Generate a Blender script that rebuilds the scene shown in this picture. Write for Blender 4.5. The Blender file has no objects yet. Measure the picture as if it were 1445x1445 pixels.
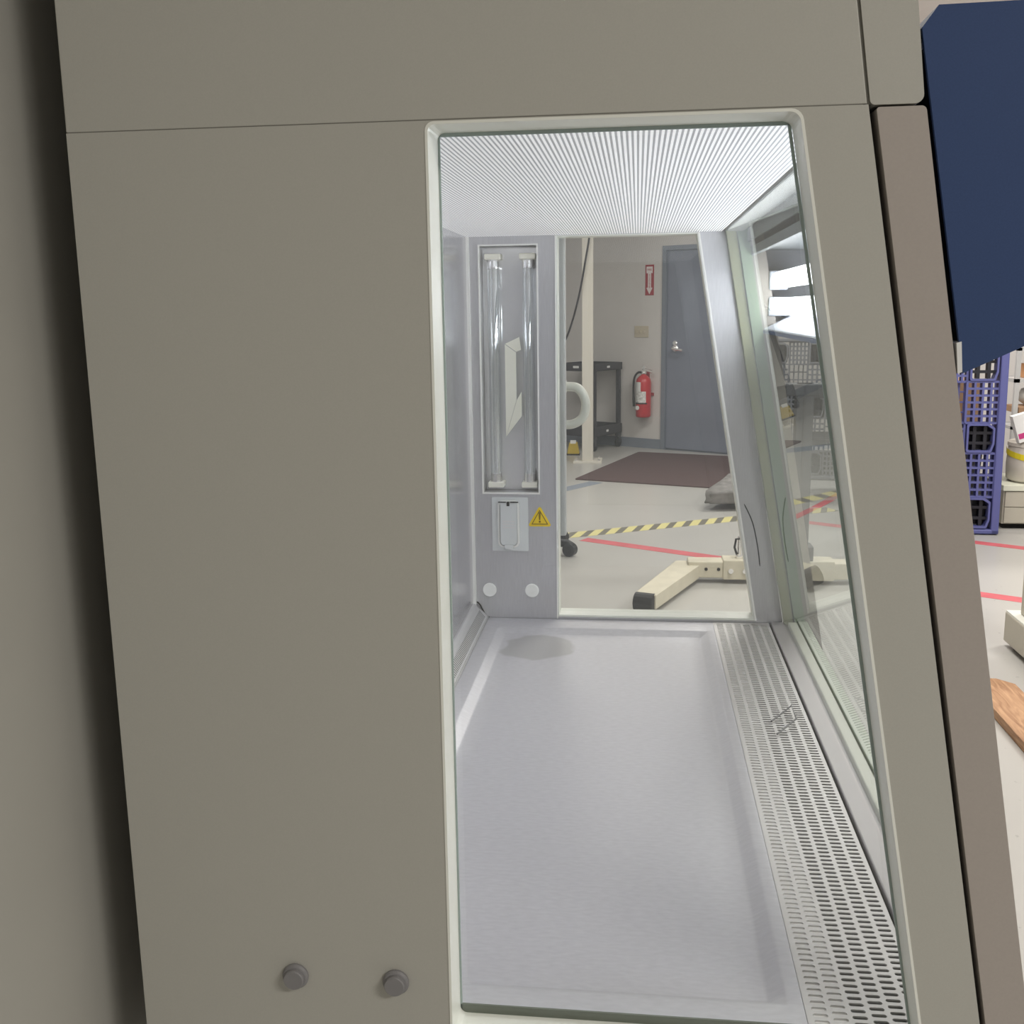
import bpy, bmesh, math, random
from math import sin, cos, pi, radians
from mathutils import Vector, Matrix
from mathutils.geometry import tessellate_polygon
random.seed(4)
SC = bpy.context.scene
COL = SC.collection
H = 1.44                      # height of the lens above the floor

# ------------------------------------------------------------------ materials
def lin(r, g, b):
    f = lambda c: (c/12.92 if c <= .04045 else ((c+.055)/1.055)**2.4)
    return (f(r/255), f(g/255), f(b/255), 1)
MATS = {}
def mat(name, col, rough=.5, metal=0.0, noise=0.0, nscale=40.0, stretch=(1, 1, 1), bump=0.0, spec=.5, rvar=0.0):
    m = bpy.data.materials.new(name); m.use_nodes = True
    nt = m.node_tree; b = nt.nodes['Principled BSDF']
    b.inputs['Base Color'].default_value = col
    b.inputs['Roughness'].default_value = rough
    b.inputs['Metallic'].default_value = metal
    b.inputs['Specular IOR Level'].default_value = spec
    if noise or bump or rvar:
        tc = nt.nodes.new('ShaderNodeTexCoord'); mp = nt.nodes.new('ShaderNodeMapping')
        mp.inputs['Scale'].default_value = stretch
        nz = nt.nodes.new('ShaderNodeTexNoise'); nz.inputs['Scale'].default_value = nscale
        nz.inputs['Detail'].default_value = 4
        nt.links.new(tc.outputs['Object'], mp.inputs['Vector']); nt.links.new(mp.outputs['Vector'], nz.inputs['Vector'])
        if noise:
            r = nt.nodes.new('ShaderNodeValToRGB')
            r.color_ramp.elements[0].position = .3; r.color_ramp.elements[1].position = .7
            r.color_ramp.elements[0].color = tuple(c*(1-noise) for c in col[:3])+(1,)
            r.color_ramp.elements[1].color = tuple(min(1, c*(1+noise)) for c in col[:3])+(1,)
            nt.links.new(nz.outputs['Fac'], r.inputs['Fac']); nt.links.new(r.outputs['Color'], b.inputs['Base Color'])
        if bump:
            bp = nt.nodes.new('ShaderNodeBump'); bp.inputs['Strength'].default_value = bump; bp.inputs['Distance'].default_value = .002
            nt.links.new(nz.outputs['Fac'], bp.inputs['Height']); nt.links.new(bp.outputs['Normal'], b.inputs['Normal'])
        if rvar:
            mr = nt.nodes.new('ShaderNodeMapRange')
            mr.inputs['To Min'].default_value = rough-rvar; mr.inputs['To Max'].default_value = rough+rvar
            nt.links.new(nz.outputs['Fac'], mr.inputs['Value']); nt.links.new(mr.outputs['Result'], b.inputs['Roughness'])
    MATS[name] = m
    return m

def M(n): return MATS[n]

mat('olive_paint', (.435, .428, .388, 1), .55, noise=.025, nscale=900)
mat('warm_grey_paint', (.385, .345, .315, 1), .5, noise=.02, nscale=500)
mat('seam_shade', (.16, .155, .135, 1), .8)
mat('navy_paint', (.036, .066, .165, 1), .6, spec=.25, noise=.06, nscale=700)
mat('gasket_white', (.80, .81, .755, 1), .35)
mat('glass_edge', (.33, .40, .385, 1), .25)
mat('glass_edge_dark', (.10, .115, .085, 1), .25)
mat('guide_green', (.27, .35, .23, 1), .45)
mat('guide_cream', (.43, .44, .25, 1), .45)
mat('rail_cream', (.66, .67, .56, 1), .4)
mat('rail_green', (.48, .53, .42, 1), .4)
mat('ledge_steel', (.40, .38, .39, 1), .5, metal=.4)
mat('steel_floor', (.56, .56, .585, 1), .42, metal=.75, noise=.05, nscale=60, stretch=(1, 6, 1), rvar=.05)
mat('steel_rear', (.60, .595, .625, 1), .20, metal=.85, noise=.06, nscale=90, stretch=(5, 7, .12), rvar=.08)
mat('rim_light', (.93, .92, .89, 1), .35)
mat('steel_wall', (.65, .645, .665, 1), .30, metal=.65, noise=.05, nscale=120, stretch=(5, 5, .25), rvar=.05)
mat('steel_bright', (.80, .80, .79, 1), .22, metal=.9)
mat('steel_mirror', (.90, .90, .90, 1), .10, metal=.65)
mat('steel_grille', (.56, .54, .54, 1), .5, metal=.35)
mat('steel_pale', (.80, .78, .77, 1), .5)
mat('dark_trough', (.02, .018, .018, 1), .6)
mat('black_gap', (.006, .006, .006, 1), .9)
mat('hood_white', (.50, .52, .58, 1), .4)
mat('baffle_grey', (.17, .185, .19, 1), .5)
mat('hood_end_grey', (.20, .205, .22, 1), .5)
mat('porcelain', (.95, .93, .82, 1), .4)
mat('chrome', (.88, .87, .86, 1), .18, metal=.75)
mat('cream_plate', (.88, .87, .76, 1), .5)
mat('outlet_grey', (.76, .78, .78, 1), .4)
mat('plug_white', (.97, .97, .95, 1), .4)
mat('plug_grey', (.22, .215, .22, 1), .55)
mat('hazard_yellow', (.98, .70, .02, 1), .4)
mat('hazard_black', (.03, .03, .02, 1), .5)
mat('symbol_brown', (.25, .16, .01, 1), .5)
mat('hose_white', (.66, .66, .60, 1), .4)
mat('channel_grey', (.52, .52, .52, 1), .4)
mat('wall_paint', (.60, .575, .56, 1), .7, noise=.02, nscale=6)
mat('near_wall_paint', (.44, .43, .39, 1), .65, noise=.03, nscale=4)
mat('ceiling_paint', (.80, .76, .73, 1), .8, noise=.02, nscale=5)
mat('door_paint', (.20, .22, .28, 1), .45, noise=.04, nscale=5)
mat('base_paint', (.19, .215, .26, 1), .5)
mat('sign_red', (.33, .02, .035, 1), .45)
mat('sign_white', (.75, .68, .68, 1), .5)
mat('ext_red', (.50, .02, .03, 1), .3)
mat('label_white', (.68, .67, .66, 1), .6, noise=.35, nscale=60)
mat('paper_white', (.75, .75, .74, 1), .6)
mat('black_rubber', (.012, .012, .014, 1), .5)
mat('cart_black', (.035, .035, .042, 1), .5)
mat('post_cream', (.62, .59, .53, 1), .5)
mat('mat_brown', (.085, .05, .05, 1), .8, noise=.15, nscale=30)
mat('tape_red', (.56, .12, .14, 1), .5, noise=.12, nscale=8)
mat('tape_blue', (.23, .26, .31, 1), .5)
mat('tape_yellow', (.66, .58, .20, 1), .5)
mat('tape_black', (.12, .115, .09, 1), .5)
mat('machine_cream', (.62, .575, .46, 1), .5, noise=.08, nscale=14)
mat('machine_beige', (.46, .43, .36, 1), .5)
mat('mast_grey', (.055, .057, .065, 1), .5)
mat('cloth_grey', (.23, .22, .215, 1), .8, noise=.25, nscale=14, bump=.5)
mat('plate_beige', (.52, .46, .36, 1), .5)
mat('pallet_blue', (.10, .11, .30, 1), .45)
mat('pallet_grey', (.16, .165, .19, 1), .5)
mat('pocket_black', (.012, .012, .02, 1), .5)
mat('bin_blue', (.02, .03, .35, 1), .4)
mat('cardboard', (.36, .22, .13, 1), .8)
mat('orange_card', (.60, .30, .14, 1), .7)
mat('bag_plastic', (.55, .54, .52, 1), .35, noise=.2, nscale=9, bump=.4)
mat('drum_white', (.60, .56, .50, 1), .45)
mat('caution_yellow', (.75, .62, .03, 1), .45)
mat('magenta', (.52, .04, .20, 1), .5)
mat('yellow_sign', (.50, .36, .03, 1), .5)
mat('concrete_seam', (.30, .29, .27, 1), .8)

def make_floor_mat():
    m = bpy.data.materials.new('painted_floor'); m.use_nodes = True
    nt = m.node_tree; b = nt.nodes['Principled BSDF']; b.inputs['Roughness'].default_value = .32
    tc = nt.nodes.new('ShaderNodeTexCoord')
    n1 = nt.nodes.new('ShaderNodeTexNoise'); n1.inputs['Scale'].default_value = 1.3; n1.inputs['Detail'].default_value = 5
    n2 = nt.nodes.new('ShaderNodeTexNoise'); n2.inputs['Scale'].default_value = 26; n2.inputs['Detail'].default_value = 3
    nt.links.new(tc.outputs['Object'], n1.inputs['Vector']); nt.links.new(tc.outputs['Object'], n2.inputs['Vector'])
    r1 = nt.nodes.new('ShaderNodeValToRGB')
    r1.color_ramp.elements[0].color = (.40, .39, .37, 1); r1.color_ramp.elements[1].color = (.49, .48, .46, 1)
    r2 = nt.nodes.new('ShaderNodeValToRGB')
    r2.color_ramp.elements[0].position = .27; r2.color_ramp.elements[1].position = .33
    r2.color_ramp.elements[0].color = (.55, .55, .55, 1); r2.color_ramp.elements[1].color = (1, 1, 1, 1)
    mx = nt.nodes.new('ShaderNodeMix'); mx.data_type = 'RGBA'; mx.blend_type = 'MULTIPLY'; mx.inputs[0].default_value = .5
    nt.links.new(n1.outputs['Fac'], r1.inputs['Fac']); nt.links.new(n2.outputs['Fac'], r2.inputs['Fac'])
    nt.links.new(r1.outputs['Color'], mx.inputs[6]); nt.links.new(r2.outputs['Color'], mx.inputs[7])
    nt.links.new(mx.outputs[2], b.inputs['Base Color'])
    MATS['painted_floor'] = m
make_floor_mat()

def make_wood():
    m = bpy.data.materials.new('plank_wood'); m.use_nodes = True
    nt = m.node_tree; b = nt.nodes['Principled BSDF']; b.inputs['Roughness'].default_value = .6
    tc = nt.nodes.new('ShaderNodeTexCoord'); mp = nt.nodes.new('ShaderNodeMapping'); mp.inputs['Scale'].default_value = (9, 1.2, 9)
    nz = nt.nodes.new('ShaderNodeTexNoise'); nz.inputs['Scale'].default_value = 5; nz.inputs['Detail'].default_value = 6; nz.inputs['Distortion'].default_value = 1.2
    r = nt.nodes.new('ShaderNodeValToRGB')
    r.color_ramp.elements[0].position = .3; r.color_ramp.elements[1].position = .7
    r.color_ramp.elements[0].color = (.27, .13, .06, 1); r.color_ramp.elements[1].color = (.52, .31, .17, 1)
    nt.links.new(tc.outputs['Object'], mp.inputs['Vector']); nt.links.new(mp.outputs['Vector'], nz.inputs['Vector'])
    nt.links.new(nz.outputs['Fac'], r.inputs['Fac']); nt.links.new(r.outputs['Color'], b.inputs['Base Color'])
    MATS['plank_wood'] = m
make_wood()

def stripes(name, axis, pitch, c0, c1, rough=.5, duty=.5, metal=0.0, rot=0.0):
    """Fine parallel lines (rows of perforations, slits) across one object axis."""
    m = bpy.data.materials.new(name); m.use_nodes = True
    nt = m.node_tree; b = nt.nodes['Principled BSDF']; b.inputs['Roughness'].default_value = rough; b.inputs['Metallic'].default_value = metal
    tc = nt.nodes.new('ShaderNodeTexCoord'); sp = nt.nodes.new('ShaderNodeSeparateXYZ')
    nt.links.new(tc.outputs['Object'], sp.inputs[0])
    mu = nt.nodes.new('ShaderNodeMath'); mu.operation = 'MULTIPLY'; mu.inputs[1].default_value = 2*pi/pitch
    nt.links.new(sp.outputs[axis], mu.inputs[0])
    sn = nt.nodes.new('ShaderNodeMath'); sn.operation = 'SINE'; nt.links.new(mu.outputs[0], sn.inputs[0])
    mr = nt.nodes.new('ShaderNodeMapRange'); mr.inputs['From Min'].default_value = -1+duty*.6; mr.inputs['From Max'].default_value = 1-duty*.6
    nt.links.new(sn.outputs[0], mr.inputs['Value'])
    mx = nt.nodes.new('ShaderNodeMix'); mx.data_type = 'RGBA'; mx.inputs[6].default_value = c0; mx.inputs[7].default_value = c1
    nt.links.new(mr.outputs['Result'], mx.inputs[0]); nt.links.new(mx.outputs[2], b.inputs['Base Color'])
    MATS[name] = m
    return m
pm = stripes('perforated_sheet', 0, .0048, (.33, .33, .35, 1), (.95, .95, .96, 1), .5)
pb = pm.node_tree.nodes['Principled BSDF']          # glow added to the sheet as fill light for the interior
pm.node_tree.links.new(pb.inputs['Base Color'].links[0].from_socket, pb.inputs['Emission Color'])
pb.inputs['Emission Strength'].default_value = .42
stripes('louver_slits', 1, .0085, (.05, .05, .055, 1), (.62, .62, .63, 1), .4, .5, .4)

def make_hazard():
    m = bpy.data.materials.new('hazard_tape'); m.use_nodes = True
    nt = m.node_tree; b = nt.nodes['Principled BSDF']; b.inputs['Roughness'].default_value = .45
    tc = nt.nodes.new('ShaderNodeTexCoord'); sp = nt.nodes.new('ShaderNodeSeparateXYZ'); nt.links.new(tc.outputs['Object'], sp.inputs[0])
    ad = nt.nodes.new('ShaderNodeMath'); ad.operation = 'MULTIPLY_ADD'; ad.inputs[1].default_value = -.85; nt.links.new(sp.outputs[1], ad.inputs[0]); nt.links.new(sp.outputs[0], ad.inputs[2])
    mo = nt.nodes.new('ShaderNodeMath'); mo.operation = 'FLOORED_MODULO'; mo.inputs[1].default_value = .125; nt.links.new(ad.outputs[0], mo.inputs[0])
    gt = nt.nodes.new('ShaderNodeMath'); gt.operation = 'GREATER_THAN'; gt.inputs[1].default_value = .070; nt.links.new(mo.outputs[0], gt.inputs[0])
    mx = nt.nodes.new('ShaderNodeMix'); mx.data_type = 'RGBA'; mx.inputs[6].default_value = (.66, .60, .27, 1); mx.inputs[7].default_value = (.17, .16, .13, 1)
    nt.links.new(gt.outputs[0], mx.inputs[0]); nt.links.new(mx.outputs[2], b.inputs['Base Color'])
    MATS['hazard_tape'] = m
make_hazard()

def make_tray():
    m = bpy.data.materials.new('tray_steel'); m.use_nodes = True
    nt = m.node_tree; b = nt.nodes['Principled BSDF']; b.inputs['Roughness'].default_value = .45; b.inputs['Metallic'].default_value = .3
    tc = nt.nodes.new('ShaderNodeTexCoord')
    mp = nt.nodes.new('ShaderNodeMapping'); mp.inputs['Scale'].default_value = (3, 9, 1)
    nz = nt.nodes.new('ShaderNodeTexNoise'); nz.inputs['Scale'].default_value = 25; nz.inputs['Detail'].default_value = 5
    nt.links.new(tc.outputs['Object'], mp.inputs['Vector']); nt.links.new(mp.outputs['Vector'], nz.inputs['Vector'])
    r = nt.nodes.new('ShaderNodeValToRGB'); r.color_ramp.elements[0].position = .3; r.color_ramp.elements[1].position = .72
    r.color_ramp.elements[0].color = (.485, .475, .51, 1); r.color_ramp.elements[1].color = (.545, .535, .57, 1)
    nt.links.new(nz.outputs['Fac'], r.inputs['Fac'])
    # a dull dried patch in the rear far corner
    sb = nt.nodes.new('ShaderNodeVectorMath'); sb.operation = 'SUBTRACT'; sb.inputs[1].default_value = (-.20, 2.035, .76)
    sc = nt.nodes.new('ShaderNodeVectorMath'); sc.operation = 'MULTIPLY'; sc.inputs[1].default_value = (1/.078, 1/.075, 0)
    ln = nt.nodes.new('ShaderNodeVectorMath'); ln.operation = 'LENGTH'
    nt.links.new(tc.outputs['Object'], sb.inputs[0]); nt.links.new(sb.outputs[0], sc.inputs[0]); nt.links.new(sc.outputs[0], ln.inputs[0])
    n2 = nt.nodes.new('ShaderNodeTexNoise'); n2.inputs['Scale'].default_value = 14; nt.links.new(tc.outputs['Object'], n2.inputs['Vector'])
    ad = nt.nodes.new('ShaderNodeMath'); ad.operation = 'MULTIPLY_ADD'; ad.inputs[1].default_value = .8
    nt.links.new(n2.outputs['Fac'], ad.inputs[0]); nt.links.new(ln.outputs['Value'], ad.inputs[2])
    mr = nt.nodes.new('ShaderNodeMapRange'); mr.inputs['From Min'].default_value = 1.28; mr.inputs['From Max'].default_value = 1.40
    mr.inputs['To Min'].default_value = 1; mr.inputs['To Max'].default_value = 0
    nt.links.new(ad.outputs[0], mr.inputs['Value'])
    mx = nt.nodes.new('ShaderNodeMix'); mx.data_type = 'RGBA'; mx.inputs[7].default_value = (.40, .39, .40, 1)
    nt.links.new(mr.outputs['Result'], mx.inputs[0]); nt.links.new(r.outputs['Color'], mx.inputs[6]); nt.links.new(mx.outputs[2], b.inputs['Base Color'])
    MATS['tray_steel'] = m
make_tray()

def pane_mat(name, tint, f0, haze=0.0):
    """A clear flat pane: straight-through view plus mirror reflection by angle."""
    m = bpy.data.materials.new(name); m.use_nodes = True
    nt = m.node_tree; nt.nodes.remove(nt.nodes['Principled BSDF']); out = nt.nodes['Material Output']
    tr = nt.nodes.new('ShaderNodeBsdfTransparent'); tr.inputs[0].default_value = tint
    gl = nt.nodes.new('ShaderNodeBsdfGlossy'); gl.inputs['Roughness'].default_value = .0; gl.inputs[0].default_value = (.97, 1, .99, 1)
    ge = nt.nodes.new('ShaderNodeNewGeometry')
    dt = nt.nodes.new('ShaderNodeVectorMath'); dt.operation = 'DOT_PRODUCT'
    nt.links.new(ge.outputs['Normal'], dt.inputs[0]); nt.links.new(ge.outputs['Incoming'], dt.inputs[1])
    ab = nt.nodes.new('ShaderNodeMath'); ab.operation = 'ABSOLUTE'; nt.links.new(dt.outputs['Value'], ab.inputs[0])
    om = nt.nodes.new('ShaderNodeMath'); om.operation = 'SUBTRACT'; om.inputs[0].default_value = 1; nt.links.new(ab.outputs[0], om.inputs[1])
    pw = nt.nodes.new('ShaderNodeMath'); pw.operation = 'POWER'; pw.inputs[1].default_value = 5; nt.links.new(om.outputs[0], pw.inputs[0])
    ma = nt.nodes.new('ShaderNodeMath'); ma.operation = 'MULTIPLY_ADD'; ma.inputs[1].default_value = .85-f0; ma.inputs[2].default_value = f0
    nt.links.new(pw.outputs[0], ma.inputs[0])
    mx = nt.nodes.new('ShaderNodeMixShader'); nt.links.new(ma.outputs[0], mx.inputs[0]); nt.links.new(tr.outputs[0], mx.inputs[1]); nt.links.new(gl.outputs[0], mx.inputs[2])
    last = mx
    if haze:
        df = nt.nodes.new('ShaderNodeBsdfDiffuse'); df.inputs[0].default_value = (.8, .82, .85, 1)
        m2 = nt.nodes.new('ShaderNodeMixShader'); m2.inputs[0].default_value = haze
        nt.links.new(mx.outputs[0], m2.inputs[1]); nt.links.new(df.outputs[0], m2.inputs[2]); last = m2
    nt.links.new(last.outputs[0], out.inputs['Surface'])
    MATS[name] = m
pane_mat('clear_pane', (.945, .96, .955, 1), .07, .015)
pane_mat('front_pane', (.88, .92, .915, 1), .055, .02)
pane_mat('tube_glass', (.97, .97, .98, 1), .34, 0)

def emit(name, col, s):
    m = bpy.data.materials.new(name); m.use_nodes = True
    b = m.node_tree.nodes['Principled BSDF']
    b.inputs['Base Color'].default_value = (.9, .9, .9, 1)
    b.inputs['Emission Color'].default_value = col; b.inputs['Emission Strength'].default_value = s
    MATS[name] = m
emit('lamp_glow', (.97, .96, 1, 1), 9.5)

# ------------------------------------------------------------------ geometry helpers
def obj(name, bm, m, parent=None, smooth=False, bevel=0.0):
    bmesh.ops.recalc_face_normals(bm, faces=bm.faces[:])
    me = bpy.data.meshes.new(name); bm.to_mesh(me); bm.free()
    me.materials.append(M(m))
    if smooth:
        for p in me.polygons: p.use_smooth = True
    o = bpy.data.objects.new(name, me); COL.objects.link(o)
    if bevel:
        b = o.modifiers.new('edge', 'BEVEL'); b.width = bevel; b.segments = 2; b.limit_method = 'ANGLE'; b.angle_limit = radians(40)
    if parent:
        o.parent = parent
        root = parent
        off = Vector((0, 0, 0))
        while root is not None:
            off += Vector(root.get('_o', (0, 0, 0))) if root.get('_w') else Vector((0, 0, 0)); root = root.parent
        if off.length: o.matrix_parent_inverse = Matrix.Translation(-off)
    return o
def tag(o, label=None, cat=None, group=None, kind=None):
    if label: o['label'] = label
    if cat: o['category'] = cat
    if group: o['group'] = group
    if kind: o['kind'] = kind
    return o
def thing(name, label, cat, loc=(0, 0, 0), rz=0, group=None, world=False):
    """An Empty at the thing's base; world=True: its parts are modelled in world coordinates."""
    o = bpy.data.objects.new(name, None); COL.objects.link(o)
    o.location = loc; o.rotation_euler = (0, 0, rz); o.empty_display_size = .1
    if world: WORLD_OFF[o.name] = Vector(loc)
    return tag(o, label, cat, group)
WORLD_OFF = {}
_obj0 = obj
def obj(name, bm, m, parent=None, smooth=False, bevel=0.0):
    o = _obj0(name, bm, m, None, smooth, bevel)
    if parent:
        o.parent = parent
        if parent.name in WORLD_OFF: o.matrix_parent_inverse = Matrix.Translation(-WORLD_OFF[parent.name])
    return o

def box(bm, x0, x1, y0, y1, z0, z1):
    v = [bm.verts.new(p) for p in [(x0, y0, z0), (x1, y0, z0), (x1, y1, z0), (x0, y1, z0), (x0, y0, z1), (x1, y0, z1), (x1, y1, z1), (x0, y1, z1)]]
    for f in [(0, 3, 2, 1), (4, 5, 6, 7), (0, 1, 5, 4), (1, 2, 6, 5), (2, 3, 7, 6), (3, 0, 4, 7)]: bm.faces.new([v[i] for i in f])
    return bm
def B(*boxes):
    bm = bmesh.new()
    for b in boxes: box(bm, *b)
    return bm
XZ = lambda u, v, w: (u, w, v)
XY = lambda u, v, w: (u, v, w)
YZ = lambda u, v, w: (w, u, v)
def prism(loops, w0, w1, mp=XZ, bm=None):
    """Polygon (first loop) with holes (other loops), pushed from w0 to w1."""
    bm = bm or bmesh.new()
    tri = tessellate_polygon([[Vector((u, v, 0)) for u, v in L] for L in loops])
    flat = [p for L in loops for p in L]
    a = [bm.verts.new(mp(u, v, w0)) for u, v in flat]; b = [bm.verts.new(mp(u, v, w1)) for u, v in flat]
    for t in tri:
        try:
            bm.faces.new([a[i] for i in t]); bm.faces.new([b[i] for i in t])
        except ValueError: pass
    k = 0
    for L in loops:
        n = len(L)
        for i in range(n):
            j = (i+1) % n
            bm.faces.new([a[k+i], a[k+j], b[k+j], b[k+i]])
        k += n
    return bm
def fillet(P, r, n=5):
    out = []; N = len(P)
    rr = r if isinstance(r, (list, tuple)) else [r]*N
    for i in range(N):
        p = Vector(P[i]); a = (Vector(P[i-1])-p).normalized(); c = (Vector(P[(i+1) % N])-p).normalized()
        if rr[i] <= 0: out.append(tuple(p)); continue
        half = a.angle(c)/2; d = rr[i]/math.tan(half)
        s = p+a*d; e = p+c*d; ctr = p+(a+c).normalized()*(rr[i]/sin(half))
        v0 = s-ctr; v1 = e-ctr; ang = v0.angle(v1)
        sg = 1 if v0.x*v1.y-v0.y*v1.x > 0 else -1
        for k in range(n+1):
            t = sg*ang*k/n
            out.append((ctr.x+v0.x*cos(t)-v0.y*sin(t), ctr.y+v0.x*sin(t)+v0.y*cos(t)))
    return out
def inset(P, d):
    """Move every edge of a convex polygon inwards by d."""
    N = len(P); c = sum((Vector(p) for p in P), Vector((0, 0)))/N; L = []
    for i in range(N):
        a = Vector(P[i]); b = Vector(P[(i+1) % N]); t = (b-a).normalized(); n = Vector((-t.y, t.x))
        if (c-a).dot(n) < 0: n = -n
        L.append((a+n*d, t))
    out = []
    for i in range(N):
        p, t = L[i-1]; q, s = L[i]
        den = t.x*s.y-t.y*s.x; k = ((q-p).x*s.y-(q-p).y*s.x)/den
        out.append(tuple(p+t*k))
    return out
def ring(outer, inner, w0, w1, mp=XZ, bm=None):
    bm = bm or bmesh.new(); n = len(outer)
    q = [[bm.verts.new(mp(u, v, w)) for u, v in L] for L in (outer, inner) for w in (w0, w1)]
    oa, ob, ia, ib = q
    for i in range(n):
        j = (i+1) % n
        for A, C in ((oa, ia), (ib, ob), (ob, oa), (ia, ib)): bm.faces.new([A[i], A[j], C[j], C[i]])
    return bm
def tube(pts, r, seg=10, bm=None, cap=True):
    bm = bm or bmesh.new(); pts = [Vector(p) for p in pts]; rings = []
    rs = r if isinstance(r, (list, tuple)) else [r]*len(pts)
    up = None
    for i, p in enumerate(pts):
        t = ((pts[i+1] if i+1 < len(pts) else p)-(pts[i-1] if i else p)).normalized()
        if up is None:
            up = Vector((0, 0, 1)) if abs(t.z) < .9 else Vector((1, 0, 0))
        a = (up-t*up.dot(t)).normalized(); b = t.cross(a); up = a
        rings.append([bm.verts.new(p+(a*cos(2*pi*k/seg)+b*sin(2*pi*k/seg))*rs[i]) for k in range(seg)])
    for A, C in zip(rings, rings[1:]):
        for k in range(seg): bm.faces.new([A[k], A[(k+1) % seg], C[(k+1) % seg], C[k]])
    if cap: bm.faces.new(rings[0][::-1]); bm.faces.new(rings[-1])
    return bm
def lathe(prof, axis='z', ctr=(0, 0, 0), seg=20, bm=None):
    """prof: (radius, height) pairs turned about an axis through ctr."""
    bm = bm or bmesh.new(); c = Vector(ctr); rings = []
    for r, h in prof:
        R = []
        for k in range(seg):
            a = 2*pi*k/seg; u, v = r*cos(a), r*sin(a)
            R.append(bm.verts.new(c+Vector({'z': (u, v, h), 'y': (u, h, v), 'x': (h, u, v)}[axis])))
        rings.append(R)
    for A, C in zip(rings, rings[1:]):
        for k in range(seg): bm.faces.new([A[k], A[(k+1) % seg], C[(k+1) % seg], C[k]])
    bm.faces.new(rings[0]); bm.faces.new(rings[-1])
    return bm
def quad(*P):
    bm = bmesh.new(); bm.faces.new([bm.verts.new(p) for p in P]); return bm
def smooth_path(P, n=6):
    """Catmull-Rom through the points."""
    P = [Vector(p) for p in P]; out = []
    for i in range(len(P)-1):
        p0, p1, p2, p3 = P[max(i-1, 0)], P[i], P[i+1], P[min(i+2, len(P)-1)]
        for k in range(n):
            t = k/n
            out.append(.5*((2*p1)+(p2-p0)*t+(2*p0-5*p1+4*p2-p3)*t*t+(3*p1-p0-3*p2+p3)*t**3))
    return out+[P[-1]]
def xform(bm, mtx):
    bmesh.ops.transform(bm, matrix=mtx, verts=bm.verts[:]); return bm
def text_bm(s, size, mtx, depth=.0006):
    cu = bpy.data.curves.new('t', 'FONT'); cu.body = s; cu.size = size; cu.align_x = 'CENTER'; cu.align_y = 'CENTER'; cu.extrude = depth
    o = bpy.data.objects.new('t', cu); COL.objects.link(o)
    dg = bpy.context.evaluated_depsgraph_get(); dg.update()
    me = bpy.data.meshes.new_from_object(o.evaluated_get(dg))
    bm = bmesh.new(); bm.from_mesh(me)
    bpy.data.objects.remove(o); bpy.data.meshes.remove(me)
    return xform(bm, mtx)

# ------------------------------------------------------------------ the cabinet
Y0, Y1, Y2, Y3 = .853, .90, 2.20, 2.25       # near outer face, near inner face, far inner face, far outer face
XB, XR = -.4685, -.354                       # outer back, inner back
ZC, ZF = H+.149, H-.667                      # inner ceiling, work floor
def gx(z): return .172+.174*(ZC-z)           # the sloping front glass
ZB = H-.80
cab = thing('safety_cabinet', 'grey laboratory safety cabinet with side windows, steel interior and sloping glass front', 'cabinet', (-.1, 1.55, 0), world=True)
CP = lambda n, bm, m, **k: obj(n, bm, m, cab, **k)

wz0, wz1 = H-.676, H+.1467
WIN = [(-.1685, wz1), (.1222, wz1), (.1222+.1705*(wz1-wz0), wz0), (-.1685, wz0)]
win_o = fillet(WIN, [.007, .010, .008, .008])
win_i = fillet(inset(WIN, .0022), [.006, .009, .007, .007])
# near side panel: lower sheet with the window, upper sheet over a thin seam
zs = H+.1478
prf = lambda z: .1706+.1720*(H+.1473-z)
CP('side_panel', prism([[(XB, zs-.0003), (prf(zs), zs-.0003), (prf(ZB), ZB), (XB, ZB)], win_o], Y0, Y1-.001), 'olive_paint')
CP('upper_side_panel', prism([[(XB, zs+.0003), (prf(zs)-.001, zs+.0003), (prf(zs)-.001-.147*.5, H+.65), (XB, H+.65)]], Y0, Y1-.001), 'olive_paint', bevel=.0008)
CP('seam_backing', B((XB+.002, prf(zs)-.004, Y0+.0004, Y1, zs-.0004, zs+.0016)), 'seam_shade')
CP('window_gasket', ring(win_o, win_i, Y0-.0006, Y1-.0012), 'gasket_white')
gl_in = inset(WIN, .0022)
near_glass = CP('side_window_glass', quad(*[(u, Y1-.004, v) for u, v in gl_in]), 'clear_pane')
e0 = [(-.166, wz0+.0022), (WIN[2][0]-.003, wz0+.0022), (WIN[2][0]-.0046, wz0+.0112), (-.166, wz0+.0112)]
CP('glass_edge_strip', prism([e0], Y1-.0038, Y1-.0018), 'glass_edge_dark')
e1 = [(-.1663, wz0+.003), (-.1645, wz0+.003), (-.1645, wz1-.003), (-.1663, wz1-.003)]
CP('glass_edge_strip', prism([e1], Y1-.0038, Y1-.0018), 'glass_edge')
e2 = [(WIN[1][0]-.0024, wz1-.004), (WIN[2][0]-.0024, wz0+.004), (WIN[2][0]-.0050, wz0+.004), (WIN[1][0]-.0050, wz1-.004)]
CP('glass_edge_strip', prism([e2], Y1-.0038, Y1-.0018), 'glass_edge')
e3 = [(-.165, wz1-.0022), (.1205, wz1-.0022), (.1210, wz1-.0052), (-.165, wz1-.0052)]
CP('glass_edge_strip', prism([e3], Y1-.0038, Y1-.0018), 'glass_edge')
# service plugs on the outside
for x in (-.3150, -.2185):
    z = H-.6135
    p = CP('service_plug', lathe([(.0122, Y0), (.0126, Y0-.0025), (.0112, Y0-.0045), (.0098, Y0-.005)], 'y', (x, 0, z), 28), 'plug_grey', smooth=False)
    obj('plug_cap', lathe([(.0096, Y0-.0045), (.0098, Y0-.0085), (.0090, Y0-.0098)], 'y', (x, 0, z), 24), 'plug_grey', p)
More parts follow.
